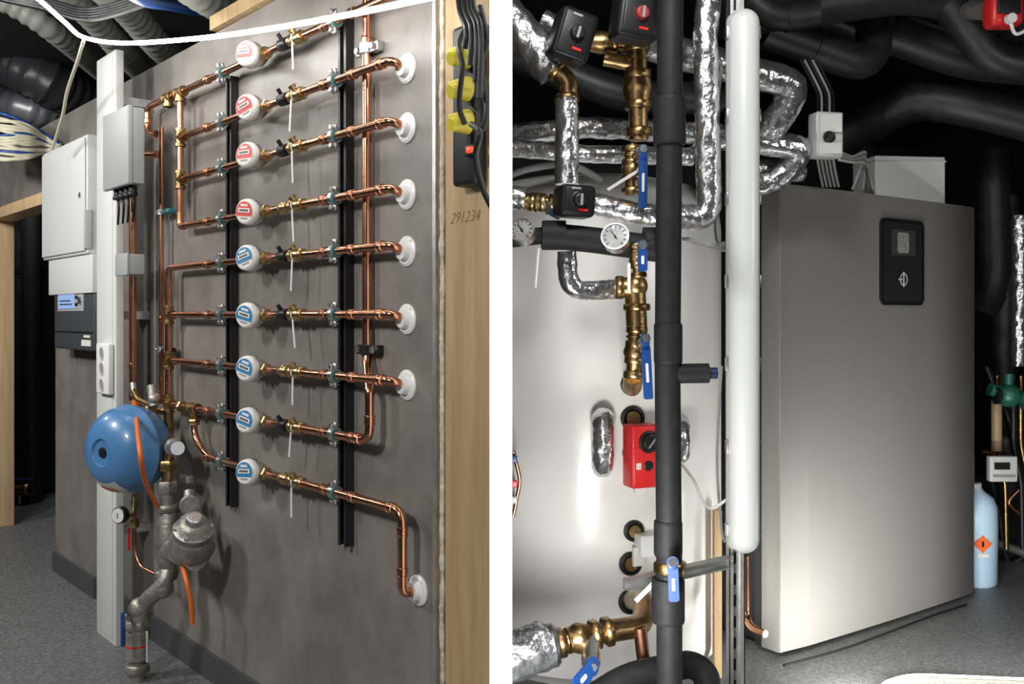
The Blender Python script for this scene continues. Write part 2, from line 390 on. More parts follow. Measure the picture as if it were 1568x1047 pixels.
# curved paper label hugging the dome
def dome(t): 
    pr=[(.09,.146),(.125,.141),(.155,.125),(.178,.098),(.188,.07)]
    for (t0,r0),(t1,r1) in zip(pr,pr[1:]):
        if t<=t1: return r0+(r1-r0)*(t-t0)/(t1-t0)
    return .07
dn=(-ZV-AV*(-ZV).dot(AV)).normalized(); sx=AV.cross(dn).normalized()
def strip(a0,a1,t0,t1,m,off):
    vs=[];fs=[];n1,n2=12,5
    for i in range(n1+1):
        for j in range(n2+1):
            a=a0+(a1-a0)*i/n1; t=t0+(t1-t0)*j/n2; vs.append(c+AV*(t+off*.6)+(dn*math.cos(a)+sx*math.sin(a))*(dome(t)+off))
    for i in range(n1):
        for j in range(n2): q=i*(n2+1)+j; fs.append([q,q+1,q+n2+2,q+n2+1])
    b.add(vs,fs,m)
strip(-.55,.45,.130,.176,LABEL,.0015); strip(-.35,.2,.140,.160,ORANGE,.003)
b.cyl(c-AV*.02,W(uB,DR,c.z+.02),.015,BRASSD)
b.done()
b=B('safety_valve')
b.tube([M(236,622),M(212,612),M(205,598)],.011,BRASSD,.02); b.ball(M(236,610),.02,CAST); b.cyl(M(236,622),M(232,590),.016,CAST)
b.cyl(M(205,606),M(203,586),.012,STEEL); b.cyl(M(208,612),M(208,634),.014,ORANGE); b.cyl(M(210,628),M(258,630,DR),.0135,BRASSD); b.nut(M(230,628),U,.022,.02,BRASS)
b.done()
b=B('orange_hose'); b.tube(spline([M(208,630,.15),M(213,680,.33),M(222,735,.30),M(242,776,.20)]),.0070,ORANGE); b.done()
b=B('orange_hose'); b.tube(spline([M(280,868,.15),M(286,890,.16),M(292,920,.15),M(295,955,.14)]),.0070,ORANGE); b.done()
b=B('pressure_reducer')
b.tube([W(uB,DR,ZR[7]-.1),M(258,680),M(256,745)],.018,BRASSD,.02)
b.nut(M(257,712),ZV,.032,.035,BRASSD); b.nut(M(256,745),ZV,.034,.04,CAST)
b.cyl(M(262,682),M(272,686,.14),.022,STEEL); b.box(M(240,681,.13),.045,.008,.010,BLK,U,N,ZV,.004); b.ball(M(266,684,.12),.03,CAST)
b.cyl(M(256,750),M(256,800),.024,CAST); b.nut(M(256,778),ZV,.042,.03,CAST)
b.done()
b=B('water_strainer')
b.lathe(M(258,875),ZV,[(0,.026),(.03,.034),(.06,.045),(.12,.045),(.17,.034),(.2,.026)],CAST,28)
b.ball(M(294,832,.12),.072,CAST,U,1.05,28); ax=V((.25,-.5,.85)).normalized(); s0=M(294,832,.12); b.lathe(s0,ax,[(.03,.058),(.05,.062),(.065,.062),(.07,.052),(.085,.048),(.095,.03)],CAST,28)
b.lathe(s0,ax,[(.095,.028),(.115,.026),(.118,.02)],STEEL,20)
b.tube([M(262,840),M(300,855,.12)],.038,CAST)
x_,y_=perp(ax)
for k in range(6):
    a=k*math.pi/3; b.nut(s0+ax*.069+(x_*math.cos(a)+y_*math.sin(a))*.053,ax,.008,.01,STEEL)
b.cyl(M(290,752,.07),M(290,815,.1),.018,CAST)
b.lathe(M(290,772,.09),U+N*.4,[(-.012,.030),(.006,.032),(.008,.026)],CAST,24); b.box(M(286,733,.06),.035,.012,.012,CAST,U,N,ZV,.004); b.done()
b=B('galvanised_supply_pipe')
bp=[M(258,868),M(252,895,.13),M(213,928,.19),M(210,1000,.19)]; bp.append(V((bp[-1].x,bp[-1].y,.0)))
b.tube(bp,.027,CAST,.06,18)
b.nut(M(255,878),ZV+U*.1,.042,.03,CAST); b.ball(M(250,900,.13),.034,CAST); b.ball(M(213,930,.19),.034,CAST); b.nut(M(210,955,.19),ZV,.042,.03,CAST); b.nut(M(210,1022,.19),ZV,.042,.03,CAST); b.cyl(M(210,965,.19),M(210,1008,.19),.036,CAST); b.cyl(M(210,985,.19),M(210,988,.19),.0365,RED)
b.box(M(188,963,.26),.007,.006,.055,BLUEH,U,N,ZV,.004); b.cyl(M(190,943,.25),M(208,950,.19),.008,STEEL)
b.box(M(225,990,.19)+N*.0,.004,.002,.05,LABEL,U,N,ZV)
b.done()
b=B('pressure_gauge'); c=M(188,787,.21); A=(N+U*.6).normalized()
b.hard(c,A,[(0,.026),(.0,.028),(.022,.028),(.024,.025)],BLK,24); b.lathe(c+A*.0245,A,[(0,.0245),(.001,.024)],DIAL,24); b.box(c+A*.0265,.001,.0005,.009,BLK,A.cross(ZV).normalized(),A,ZV)
b.tube([c,M(205,790,.17),M(208,750,.14),M(210,735,.12)],.008,BRASS,.02); b.done()
b=B('drain_pipe')
b.tube([M(206,752,.15),M(205,840,.15),M(215,868,.14),M(240,880,.12)],.008,COPD,.04); b.nut(M(206,800,.15),ZV,.017,.03,BRASS); b.nut(M(206,770,.15),ZV,.015,.02,BRASS); b.box(M(197,825,.17),.004,.004,.04,RED,U,N,ZV,.002); b.done()
# cable trunk
b=B('cable_trunking'); ua=uof(148,.14); ub=uof(177,.14)
Ubox(b,ua,ub,.11,.14,0,2.19,WPNT,.003); Ubox(b,ua+.03,ub-.03,.14,.143,0.02,2.17,WPNT,.001)
for zz in(.4,1.2,2.0): Ubox(b,ua+.04,ub-.04,0,.11,zz,zz+.03,GALV)
b.done()
b=B('wall_socket'); a0=uof(149,.16); a1=uof(167,.16); zs0=Lp(158,602,.15).z; zs1=Lp(158,525,.15).z
Ubox(b,a0,a1,.143,.165,zs0,zs1,WHT,.006)
for k in(.18,.5,.8):
    c=W((a0+a1)/2,.165,zs0+(zs1-zs0)*k); b.hard(c,N,[(0,.026),(.002,.026),(.002,.021),(-.0,.020)],OFFW,24); b.lathe(c+N*.0003,N,[(0,.019),(.0006,.019)],CABG,20)
b.done()
# cabinets
def cabinet(name,l,r,top,bot,d0,d1,m,bev=.006):
    b=B(name); a0=uof(l,d1); a1=uof(r,d1)
    z1=Lp(r,top,d1).z; z0=Lp(r,bot,d1).z; Ubox(b,a0,a1,d0,d1,z0,z1,m,bev); return b,a0,a1,z0,z1
b,a0,a1,z0,z1=cabinet('electrical_cabinet',66,133,205,388,0,.10,WPNT)
Ubox(b,a0+.01,a1-.01,.101,.108,z0+.012,z1-.012,WPNT,.003); b.lathe(W(a1-.06,.108,(z0+z1)/2),N,[(0,.012),(.004,.012)],STEEL,16)
Ubox(b,a0+.05,a1+.03,0,.09,z0-.16,z0-.002,WPNT,.004); Ubox(b,a1-.01,a1+.004,.08,.112,z0+.02,z0+.18,OFFW,.002); b.done()
b=B('wall_controller'); a0=uof(83,.08); a1=uof(144,.08); z1=Lp(144,431,.08).z; z0=Lp(144,538,.08).z
Ubox(b,a0,a1,0,.08,z0,z1,CTRL,.008)
l0=uof(90,.083); l1=uof(114,.083); zz1=Lp(110,449,.083).z; zz0=Lp(110,472,.083).z
Ubox(b,l0-.02,l1+.12,.08,.083,zz0-.012,zz1+.012,GREYB,.002); Ubox(b,l0,l1,.083,.085,zz0,zz1,LCD)
Ubox(b,l0+.02,l1-.05,.085,.0855,zz0+.03,zz0+.036,CTRL); Ubox(b,l0+.02,l1-.03,.085,.0855,zz0+.015,zz0+.021,CTRL)
for k in range(4): Ubox(b,l1+.015+.02*(k%2),l1+.028+.02*(k%2),.083,.087,zz0+.01+.03*(k//2),zz0+.024+.03*(k//2),BLK,.002)
b.lathe(W(l1+.085,.083,(zz0+zz1)/2),N,[(0,.016),(.008,.015)],STEEL,20)
Ubox(b,a1-.16,a1-.04,.08,.082,z0+.02,z0+.045,LABEL); Ubox(b,a1-.13,a1-.05,.08,.082,z0+.055,z0+.065,LABEL)
Ubox(b,a0+.01,a1-.01,.0,.084,z0+.075,z0+.079,BLK); b.done()
b,a0,a1,z0,z1=cabinet('grey_junction_box',160,197,162,280,.145,.20,GREYB)
Ubox(b,a0-.004,a1+.004,.185,.206,z0-.004,z1+.004,GREYB,.006)
for k in range(4):
    uq=a0+.05+k*.05; b.cyl(W(uq,.17,z0),W(uq,.17,z0-.03),.014,BLK); b.nut(W(uq,.17,z0-.03),ZV,.018,.015,BLK)
    b.tube(spline([W(uq,.17,z0-.03),W(uq+.01,.17,z0-.07),W(uq-.03,.16,z0-.12)]),.004,BLK,seg=8)
b.done()
b,a0,a1,z0,z1=cabinet('small_junction_box',177,194,388,420,.10,.165,GREYB); Ubox(b,a0-.003,a1+.003,.155,.167,z0-.003,z1+.003,GREYB,.004); b.done()
# LED rope
b=B('led_rope_light')
b.tube(spline([Lp(-60,-75,.60),Lp(40,-15,.52),Lp(98,33,.42),Lp(128,57,.32),Lp(190,66,.24),Lp(300,59,.19),Lp(400,46,.17),Lp(520,25,.15),Lp(670,-6,.14)],6),.0066,LED,seg=8); b.done()
b=B('led_rope_cable'); b.tube(spline([Lp(128,62,.33),Lp(118,95,.32),Lp(103,140,.28),Lp(95,180,.24),Lp(80,228,.2)]),.006,CABW,seg=8); b.done()
# ceiling ducts
def flex(name,pts,r,m,amp=.12,step=.012):
    b=B(name); b.tube(resample(spline(pts,6),step),r,m,seg=24,rf=lambda i,r:r*(1+amp*(1 if (i//2)%2 else -1)*.5)); b.done()
flex('flexible_duct',[Lp(60,-50,.40),Lp(140,25,.12),Lp(190,82,-.10),Lp(225,118,-.4)],.052,DUCT)
flex('flexible_duct',[Lp(110,-60,.40),Lp(190,10,.08),Lp(245,72,-.16),Lp(290,110,-.5)],.056,DUCT)
flex('flexible_duct',[Lp(170,-100,.40),Lp(300,-10,.06),Lp(360,20,-.16),Lp(420,30,-.5)],.05,DUCT)
flex('flexible_duct',[Lp(-80,-40,.50),Lp(20,8,.26),Lp(90,55,.06),Lp(155,110,-.3)],.048,DUCT)
flex('ribbed_ventilation_duct',[Lp(-150,20,.35),Lp(-10,80,-.05),Lp(80,130,-.3),Lp(190,190,-.9)],.14,DUCTB,.08,.014)
flex('ribbed_ventilation_duct',[Lp(-190,110,.3),Lp(-20,150,-.15),Lp(60,172,-.4),Lp(150,205,-.9)],.10,DUCTB,.08,.014)
b=B('blue_supply_pipe'); b.tube(spline([Lp(150,-40,.5),Lp(215,0,.3),Lp(260,9,.12),Lp(320,20,-.1)]),.016,BLUEH); b.done()
b=B('cable_bundle')
for k in range(18):
    j=lambda s=6:random.uniform(-s,s)
    b.tube(spline([Lp(-60,165+k*4+j(),.3),Lp(0,175+k*4+j(),.25),Lp(40,187+k*3.2+j(),.16),Lp(70,205+k*1.8+j(4),.06),Lp(92,221+k*.5,.02)]),.008,CABW if k%7 else BLUEH,seg=8)
b.done()
b=B('black_cable_run')
for k in range(5): b.tube(spline([Lp(-40,-30+k*5,.6),Lp(60,-4+k*4,.45),Lp(140,14+k*4,.3),Lp(240,-14+k*4,.2)]),.008,BLK,seg=8)
b.done()
b=B('timber_batten'); Ubox(b,uof(330),uof(480),-.03,.02,2.155,2.20,WOODP); Ubox(b,uof(480),uof(664),-.03,0.0,2.155,2.6,PANEL); b.done()
# plugs / power strip on the timber
b=B('power_strip')
Ubox(b,uof(702,.02),uof(736,.02),.0,.04,Lp(718,285,.02).z,Lp(718,40,.02).z,BLK,.01)
zc=Lp(718,230,.05).z; b.box(W(uof(718,.05),.045,zc),.014,.008,.012,BLK,U,N,ZV,.003); b.box(W(uof(718,.055),.052,zc),.009,.005,.007,mat('red_switch',(.8,.03,.01),0,.3,emit=1.2,ecol=(1,.05,.01)),U,N,ZV,.003)
for py in(85,135,185):
    c=Lp(722,py,.04); b.lathe(c,N+ZV*-.3,[(0,.026),(.02,.027),(.03,.022),(.045,.016),(.06,.014)],YEL,20); b.box(c+N*.03,.026,.016,.012,YEL,U,N,(ZV+N*.2).normalized(),.006); b.lathe(c,N,[(0,.031),(.012,.031)],BLK,24)
b.done()
b=B('power_cable')
for k,(x0,m) in enumerate([(700,BLK),(708,BLK),(716,BLK),(722,BLK)]):
    b.tube(spline([Lp(x0,-60,.04),Lp(x0+3,10,.07),Lp(x0+14,45,.1),Lp(x0+12,75+k*25,.10)]),.006,m,seg=8)
b.tube(spline([Lp(722,190,.10),Lp(735,205,.12),Lp(728,240,.1),Lp(740,290,.08),Lp(760,330,.05)]),.0065,BLK,seg=8)
b.tube(spline([Lp(735,10,.07),Lp(745,60,.08),Lp(738,100,.08),Lp(745,170,.08),Lp(738,200,.08)]),.0065,BLK,seg=8)
b.tube(spline([Lp(715,40,.05),Lp(702,70,.09),Lp(708,100,.1),Lp(703,160,.09),Lp(712,190,.08)]),.006,BLK,seg=8)
b.done()
cu=bpy.data.curves.new('pencil_note','FONT'); cu.body='291234'; cu.size=.036; cu.shear=.35; cu.extrude=.0001; cu.offset=-.0006; cu.materials.append(PENC)
ob=bpy.data.objects.new('pencil_note',cu); sc.collection.objects.link(ob)
ob.matrix_world=Matrix.Translation(W(uof(689),.0008,Lp(686,343,0).z))@Matrix((V((U.x,0,N.x,0)),V((U.y,0,N.y,0)),V((0,1,0,0)),V((0,0,0,1))))
# ================= RIGHT ROOM
TC=V((.28,3.5,0)); TR=.48
def tk(px,py,off=0):
    r=ray(px,py); a=r.x**2+1; bb=-2*(r.x*TC.x+TC.y); cc=TC.x**2+TC.y**2-(TR+off)**2
    D=(-bb-math.sqrt(max(bb*bb-4*a*cc,0)))/(2*a); return CAM+r*D
def tn(p): return V((p.x-TC.x,p.y-TC.y,0)).normalized()
b=B('hot_water_tank')
b.lathe(TC,ZV,[(.0,.40),(.03,.42),(.05,.47),(.09,TR),(.5,TR),(1.0,TR),(1.52,TR),(1.58,TR*.985),(1.63,TR*.92),(1.67,TR*.8),(1.70,TR*.55),(1.715,.05)],TANK,96)
for px,py,r in((970,812,.034),(965,862,.038),(965,920,.04),(966,588,.035),(968,640,.04)):
    p=tk(px,py); n=tn(p); b.hard(p-n*.02,n,[(0,r),(.028,r),(.030,r*.75),(.02,r*.7)],BLK,28); b.hard(p-n*.02,n,[(0,r*.6),(.035,r*.6),(.035,r*.4)],BRASSD,20)
p=tk(985,830); n=tn(p); sd=n.cross(ZV).normalized(); b.box(p+n*.03,.035,.03,.035,WHT,sd,n,ZV,.006); b.box(p+n*.03+sd*.03-ZV*.035,.02,.006,.03,LABEL,sd,n,ZV)
b.done()
b=B('tank_loop_pipe'); b.tube(spline([R(770,272,3.0),R(810,258,2.95),R(870,252,2.95),R(920,275,3.0)]),.012,CABG); b.done()
def foil(pts,r,bnd=.07,name='foil_insulated_pipe'):
    b=B(name); b.tube(pts,r,FOIL,bnd,40,step=.007,jit=.10); return b
foil([R(1100,-80,2.6),R(1080,30,2.6),R(1086,333,2.6),R(1040,333,2.6)],.034).done()
foil([R(1045,330,2.6),R(985,330,2.6),R(908,312,2.6)],.031).done()
foil([R(960,60,2.75),R(1222,130,2.95),R(1190,185,3.0),R(1160,215,3.05)],.047,.08).done()
foil([R(1060,205,3.0),R(1232,226,3.05),R(1195,272,3.1),R(1130,290,3.1)],.040,.05).done()
foil([R(1140,258,3.1),R(1225,262,3.2)],.035).done()
foil([R(765,15,2.5),R(850,108,2.5)],.052).done()
foil([R(868,152,2.5),R(868,282,2.5)],.031).done()
foil([R(765,208,2.8),R(900,195,2.85),R(1100,205,2.9)],.032,.05).done()
foil([R(765,225,2.75),R(900,236,2.8),R(1060,240,2.85)],.026,.05).done()
foil([R(868,385,2.6),R(870,445,2.6),R(945,443,2.65)],.027,.06).done()
for px,py0,py1 in((923,640,715),(1040,655,695)):
    foil([tk(px,py0)+V((0,.02,0)),tk(px,py0,.075),tk(px,py1,.075),tk(px,py1)+V((0,.02,0))],.033,.04).done()
    b=B('pipe_collar'); p=tk(px,py0-2); n=tn(p); b.hard(p-n*.005,n,[(0,.036),(.012,.042),(.014,.036)],OFFW,24); b.done()
foil([R(755,1018,2.35),R(838,985,2.4)],.060).done()
foil([R(765,300,2.6),R(803,305,2.6)],.034).done()
foil([R(830,30,2.75),R(890,60,2.75)],.03).done()
def brassvalve(a,c,r,name='brass_valve',nuts=(0.08,.35,.65,.92),m=BRASSD):
    b=B(name); ax=(c-a); L=ax.length; ax=ax.normalized()
    b.lathe(a,ax,[(0,r*.8),(L*.1,r*.85),(L*.3,r*.8),(L*.42,r*1.1),(L*.5,r*1.25),(L*.58,r*1.1),(L*.7,r*.8),(L,r*.8)],m,24)
    for k in nuts: b.nut(a+ax*L*k,ax,r*1.2,r*.75,m)
    for k in nuts[:2]: b.lathe(a+ax*L*(k+.1),ax,[(0,r*.8),(.002,r*1.02),(.008,r*1.02),(.01,r*.8)],m,20)
    return b
def lever(b,p,q,tip,wd=.012,m=BLUEH):
    b.cyl(p,q,.010,STEEL,seg=14); b.nut(q,(q-p),.012,.012,STEEL)
    ax=(tip-q).normalized(); n=(q-p).normalized(); n=(n-ax*n.dot(ax)).normalized(); sd=ax.cross(n).normalized(); L=(tip-q).length
    b.lathe(q-n*.003,n,[(0,wd*1.05),(.005,wd*1.05)],m,24)
    c0=q+ax*L*.14; b.box((c0+q)/2,L*.14,wd*.85,.003,m,ax,sd,n,.002,2)
    b.rslab((c0+tip)/2-n*.003,L*.44,wd*.95,wd*.5,.006,m,ax,n,sd)
    b.rslab((c0+tip)/2+n*.003,L*.16,wd*.28,wd*.2,.0006,LABEL,ax,n,sd)
b=brassvalve(R(975,60,2.6),R(978,215,2.6),.033); b.cyl(R(975,100,2.6),R(925,90,2.6),.02,BRASSD); b.done()
b=brassvalve(R(850,62,2.62),R(990,68,2.62),.026); b.done()
b=B('brass_elbow'); b.tube([R(845,100,2.5),R(872,126,2.5),R(868,155,2.5)],.026,BRASSD,.03); b.nut(R(868,150,2.5),ZV,.034,.02,BRASSD); b.nut(R(852,106,2.5),V((.7,0,-.7)),.036,.025,BRASSD); b.done()
b=brassvalve(R(968,222,2.55),R(968,298,2.55),.024); lever(b,R(970,240,2.55),R(985,228,2.44),R(984,318,2.44)); b.box(R(955,275,2.5),.004,.002,.05,LABEL,Z=V((.8,0,.5)).normalized(),X=V((-.5,0,.8)).normalized()); b.done()
b=brassvalve(R(798,308,2.62),R(850,312,2.6),.024,m=BRASS); lever(b,R(835,310,2.6),R(840,322,2.5),R(858,332,2.5),.01); b.done()
b=B('brass_tee'); b.tube([R(948,440,2.6),R(972,440,2.6),R(975,505,2.6)],.029,BRASSD,.03); b.nut(R(948,440,2.6),V((1,0,0)),.036,.022,BRASSD); b.nut(R(975,470,2.6),ZV,.037,.02,BRASSD); b.ball(R(973,438,2.6),.034,BRASSD); b.done()
b=brassvalve(R(975,498,2.6),R(970,580,2.6),.027); b.tube([R(970,575,2.6),R(968,592,2.65),tk(966,590)],.027,BRASSD,.03); lever(b,R(975,530,2.6),R(988,518,2.48),R(993,610,2.48),.013); b.done()
b=brassvalve(R(838,988,2.4),R(935,965,2.45),.032,nuts=(.06,.2,.5,.75,.95)); b.tube([R(930,966,2.45),R(985,958,2.55),R(985,915,2.7),tk(967,918)],.029,BRASSD,.05)
b.lathe(R(838,988,2.4),V((1,0,.15)),[(-.01,.052),(.02,.055),(.03,.045)],STEEL,28)
lever(b,R(905,985,2.42),R(908,1020,2.32),R(880,1052,2.26),.022); b.cyl(R(905,975,2.43),R(905,1015,2.36),.024,STEEL); b.done()
b=B('brass_drain_elbow'); b.tube([R(980,960,2.5),R(985,1010,2.5),R(1000,1060,2.5)],.018,COPD,.03); b.done()
# black insulated piping
b=B('insulated_riser_pipe')
D=2.3
rp=[R(1027,-60,D),R(1025,200,D),R(1022,560,D),R(1025,900,D)]; rp.append(V((rp[-1].x,rp[-1].y,0)))
b.tube(rp,.0312,RUB,.0,28)
for y0,y1,r in((150,222,.0395),(495,556,.0345),(797,850,.0345),(885,952,.040),(862,880,.030)):
    p0=R(1025 if y0<400 else 1023,y0,D); p1=R(1025 if y0<400 else 1023,y1,D); b.hard(p1,p0-p1,[(0,r*.96),(.006,r),((p0-p1).length-.006,r),((p0-p1).length,r*.96)],RUB,28)
b.tube([R(1023,572,D),R(1085,571,D)],.024,RUB,seg=24); b.cyl(R(1080,571,D),R(1098,571,D),.014,mat('navy_cap',(.01,.02,.06),0,.4))
b.done()
b=B('ball_valve'); b.nut(R(1026,868,D),ZV,.04,.03,BRASSD); lever(b,R(1026,868,D),R(1030,860,2.22),R(1032,920,2.22),.013); b.done()
b=B('insulated_branch_pipe'); b.tube([R(830,360,2.42),R(900,366,2.42),R(1015,382,2.36)],.033,RUB,.05,24); b.hard(R(830,360,2.42),V((1,0,0)),[(0,.034),(0,.038),(.06,.038),(.06,.034)],RUB,24); b.hard(R(985,372,2.38),V((1,0,0)),[(0,.035),(0,.04),(.06,.04),(.06,.034)],RUB,24)
b.tube([R(765,368,2.45),R(835,360,2.42)],.022,RUB); b.done()
b=brassvalve(R(975,372,2.36),R(978,425,2.36),.018,name='ball_valve'); lever(b,R(980,380,2.36),R(984,375,2.28),R(984,415,2.28),.012); b.box(R(963,425,2.33),.004,.001,.035,LABEL); b.done()
b=B('insulated_bottom_pipe'); b.tube([R(900,1075,2.35),R(960,1035,2.4),R(1060,1015,2.5),R(1085,1035,2.5),R(1075,1090,2.5)],.035,RUB,.06,20); b.done()
# gauges
for px,py,r in((799,352,.031),(942,362,.034)):
    b=B('pressure_gauge'); c=R(px,py,2.33); A=(V((-.25,-.92,.3))).normalized(); sd=A.cross(ZV).normalized(); up=sd.cross(A)
    b.hard(c-A*.03,A,[(0,r*.9),(.0,r),(.03,r),(.034,r*1.03),(.034,r*.93),(.03,r*.92)],STEEL,32); b.lathe(c-A*.001,A,[(0,r*.92),(.001,r*.92)],DIAL,32)
    for k in range(11):
        a=-.8+k*(math.pi+1.6)/10; q=c+A*.001+(sd*math.cos(a)+up*math.sin(a))*r*.75; b.box(q,r*.1,.0006,.0007,BLK,(sd*math.cos(a)+up*math.sin(a)),A,(up*math.cos(a)-sd*math.sin(a)))
    nd=(sd*.6+up*.8); b.box(c+A*.0015+nd*r*.2,r*.45,.0006,.0011,BLK,nd,A,nd.cross(A)); b.lathe(c,A,[(0,.003),(.004,.003)],BLK,12)
    b.cyl(c-A*.02,c-A*.02+V((0.02,.08,-.01)),.010,BRASSD); b.done()
b=B('cable_tie_tag'); b.tube([R(825,380,2.36),R(820,440,2.36)],.003,WHT,seg=6); b.done()
def act(px,py,D,hx,hz,rot,kn=BLK):
    b=B('valve_actuator'); c=R(px,py,D); X=V((math.cos(rot),0,math.sin(rot))); Z=V((-math.sin(rot),0,math.cos(rot))); Y=V((0,1,0))
    X=(X+V((0,.25,0))).normalized(); Y=Z.cross(X).normalized()
    b.box(c,hx,.042,hz,BLK,X,Y,Z,.014,4); b.box(c-Y*.040,hx*.82,.006,hz*.85,BLK,X,Y,Z,.005)
    b.lathe(c-Y*.044,-Y,[(0,.022),(.002,.0225),(.003,.020)],kn,24); b.lathe(c-Y*.046,-Y,[(0,.018),(.014,.016),(.016,.012)],BLK if kn is BLK else mat('dark_red_knob',(.25,.02,.02),0,.5),24)
    b.box(c-Y*.062,.003,.003,.014,CABG,X,Y,Z); b.box(c-Y*.047-Z*hz*.6+X*.01,.012,.001,.003,RED,X,Y,Z); b.box(c-Y*.047+Z*hz*.72-X*.01,.012,.001,.003,CABG,X,Y,Z)
    b.cyl(c,c+V((0,.12,0)),.02,BRASSD); b.done()
act(875,57,2.4,.050,.062,-.28); act(879,309,2.4,.046,.040,-.05); act(972,28,2.42,.056,.060,-.12,RUB)
# thermostat
b=B('tank_thermostat'); c=tk(981,695,.05)-V((0,.02,0)); X=V((.94,.34,0)).normalized(); Y=V((-.34,.94,0)).normalized(); Z=ZV
b.box(c,.050,.035,.098,RED,X,Y,Z,.008,3); b.box(c-Y*.034-Z*.03,.046,.004,.060,RED,X,Y,Z,.004)
k=c-Y*.034+Z*.045+X*.006; b.hard(k,-Y,[(0,.034),(.006,.034),(.008,.028),(.022,.026),(.024,.02)],BLK,28); b.box(k-Y*.026,.003,.003,.02,CABG,X,Y,(Z+X*.8).normalized())
b.hard(c-Y*.036-Z*.028+X*.004,-Y,[(0,.016),(.004,.016),(.006,.012)],BLK,20); b.box(c-Y*.039-Z*.028-X*.03,.008,.001,.010,LABEL,X,Y,Z); b.box(c-Y*.036-Z*.075,.006,.002,.004,BLK,X,Y,Z)
b.cyl(c+Y*.02,c+Y*.1,.03,BLK); b.lathe(c-Z*.105+Y*.0,-Y,[(-.02,.02),(0,.022),(.003,.018)],WHT,20); b.done()
b=B('sensor_cable'); b.tube(spline([R(1045,712,2.9),R(1062,735,2.7),R(1075,765,2.65),R(1090,778,2.62),R(1113,764,2.62)]),.0045,WHT,seg=8); b.done()
b=B('tank_side_valves')
for py,m in((703,BLUEH),(740,RED),(765,OFFW)): b.box(R(787,py,2.8),.010,.01,.010,m,bev=.003); b.cyl(R(787,py,2.8),R(787,py,3.1),.008,STEEL)
b.tube([R(786,690,2.82),R(797,735,2.82),R(786,790,2.82)],.006,COPD,.02); b.done()
# strut and luminaire
b=B('galvanised_strut'); D=2.66; c=R(1126,0,D); x0=c.x
for (xa,xb,ya,yb) in((-.022,.022,.018,.021),(-.022,-.019,-.021,.021),(.019,.022,-.021,.021),(-.022,-.010,-.021,-.018),(.010,.022,-.021,-.018)):
    b.box(V((x0+(xa+xb)/2,D+(ya+yb)/2,1.35)),(xb-xa)/2,(yb-ya)/2,1.349,GALV)
z=.05
while z<2.6: b.box(V((x0,D+.0175,z)),.006,.001,.016,BLK); z+=.06
b.done()
b=B('fluorescent_luminaire'); p0=R(1141,12,2.56); p1=R(1141,848,2.56); h=.041; zc=(p0.z+p1.z)/2; hz=(p0.z-p1.z)/2
b.box(V((p0.x,2.595,zc)),h*1.06,.028,hz-.004,OFFW,bev=.024,seg=5)
prof=[(0,.004)]+[(h*(1-math.cos(a)),h*math.sin(a)) for a in [math.pi/2*k/8 for k in range(1,9)]]
pr=prof+[(2*hz-t,r) for t,r in prof[::-1]]
b.lathe(V((p0.x,2.572,p1.z)),ZV,pr,DIFF,32,True,False)
for k in range(7):
    zz=p1.z+.06+k*(2*hz-.12)/6; b.box(V((p0.x-h*1.05,2.585,zz)),.004,.012,.018,STEEL,bev=.002); b.box(V((p0.x+h*1.05,2.585,zz)),.004,.012,.018,STEEL,bev=.002)
b.box(V((p0.x,2.64,zc+.3)),.02,.022,.03,GALV); b.box(V((p0.x,2.64,zc-.3)),.02,.022,.03,GALV)
b.done()
b=B('cross_strut'); a=R(955,893,2.45); c=R(1112,858,2.63); ax=(c-a).normalized(); sd=ax.cross(ZV).normalized()
b.box((a+c)/2,(c-a).length/2,.003,.014,GALV,ax,sd,ZV.copy()); b.box((a+c)/2+ZV*.013+sd*.012,(c-a).length/2,.014,.002,GALV,ax,sd,ZV); b.box((a+c)/2-ZV*.013+sd*.012,(c-a).length/2,.014,.002,GALV,ax,sd,ZV)
b.box(R(988,905,2.42),.035,.002,.006,LABEL,X=V((.7,0,.7)),Z=V((-.7,0,.7))); b.done()
b=B('cross_strut'); a=R(1050,365,2.5); c=R(1112,383,2.64); ax=(c-a).normalized(); sd=ax.cross(ZV).normalized(); b.box((a+c)/2,(c-a).length/2,.012,.004,GALV,ax,sd,ZV); b.done()
b=B('grey_cable')
for k in range(4): b.tube(spline([R(1105,100+k*5,2.7),R(1100,160,2.72),R(1095,350,2.72),R(1110,372+k*4,2.7)]),.004,CABG,seg=6)
b.tube(spline([R(1105,560,2.7),R(1098,700,2.7),R(1104,800,2.7),R(1110,830,2.68)]),.004,CABG,seg=6); b.done()
# boiler
FL=V((.947,3.39,0)); wv=V((.8135,.5816,0)).normalized(); nv=V((wv.y,-wv.x,0))
def bpl(px,py,off=0):
    r=ray(px,py); o=FL+nv*off; t=o.dot(nv)/(V((r.x,1,0)).dot(nv)); return CAM+r*t
WB=(bpl(1500,500)-FL).dot(wv); ZT=bpl(1190,281).z; ZB=.012
def BW(s,off,z): p=FL+wv*s+nv*off; p.z=z; return p
b=B('boiler')
fr=[(0,0),(.006,.010),(.15,.022),(.151,.0222),(WB*.3,.026),(WB*.5,.028),(WB*.7,.026),(WB-.085,.020),(WB-.083,.018),(WB-.01,-.018),(WB,-.03)]
fp=[BW(0,-.07,ZB)]+[BW(s,o,ZB) for s,o in fr]+[BW(WB,-.07,ZB)]
b.prism(fp,V((0,0,ZT-ZB)),BOIL,False)
b.prism([BW(.0,-.072,ZB),BW(WB,-.072,ZB),BW(WB,-.10,ZB),BW(0,-.10,ZB)],V((0,0,ZT-ZB-.01)),mat('boiler_seam',(.012,.012,.013),0,.5))
b.prism([BW(.05,-.10,ZB),BW(WB,-.10,ZB),BW(WB,-.62,ZB),BW(.05,-.62,ZB)],V((0,0,ZT-ZB-.05)),BOILD)
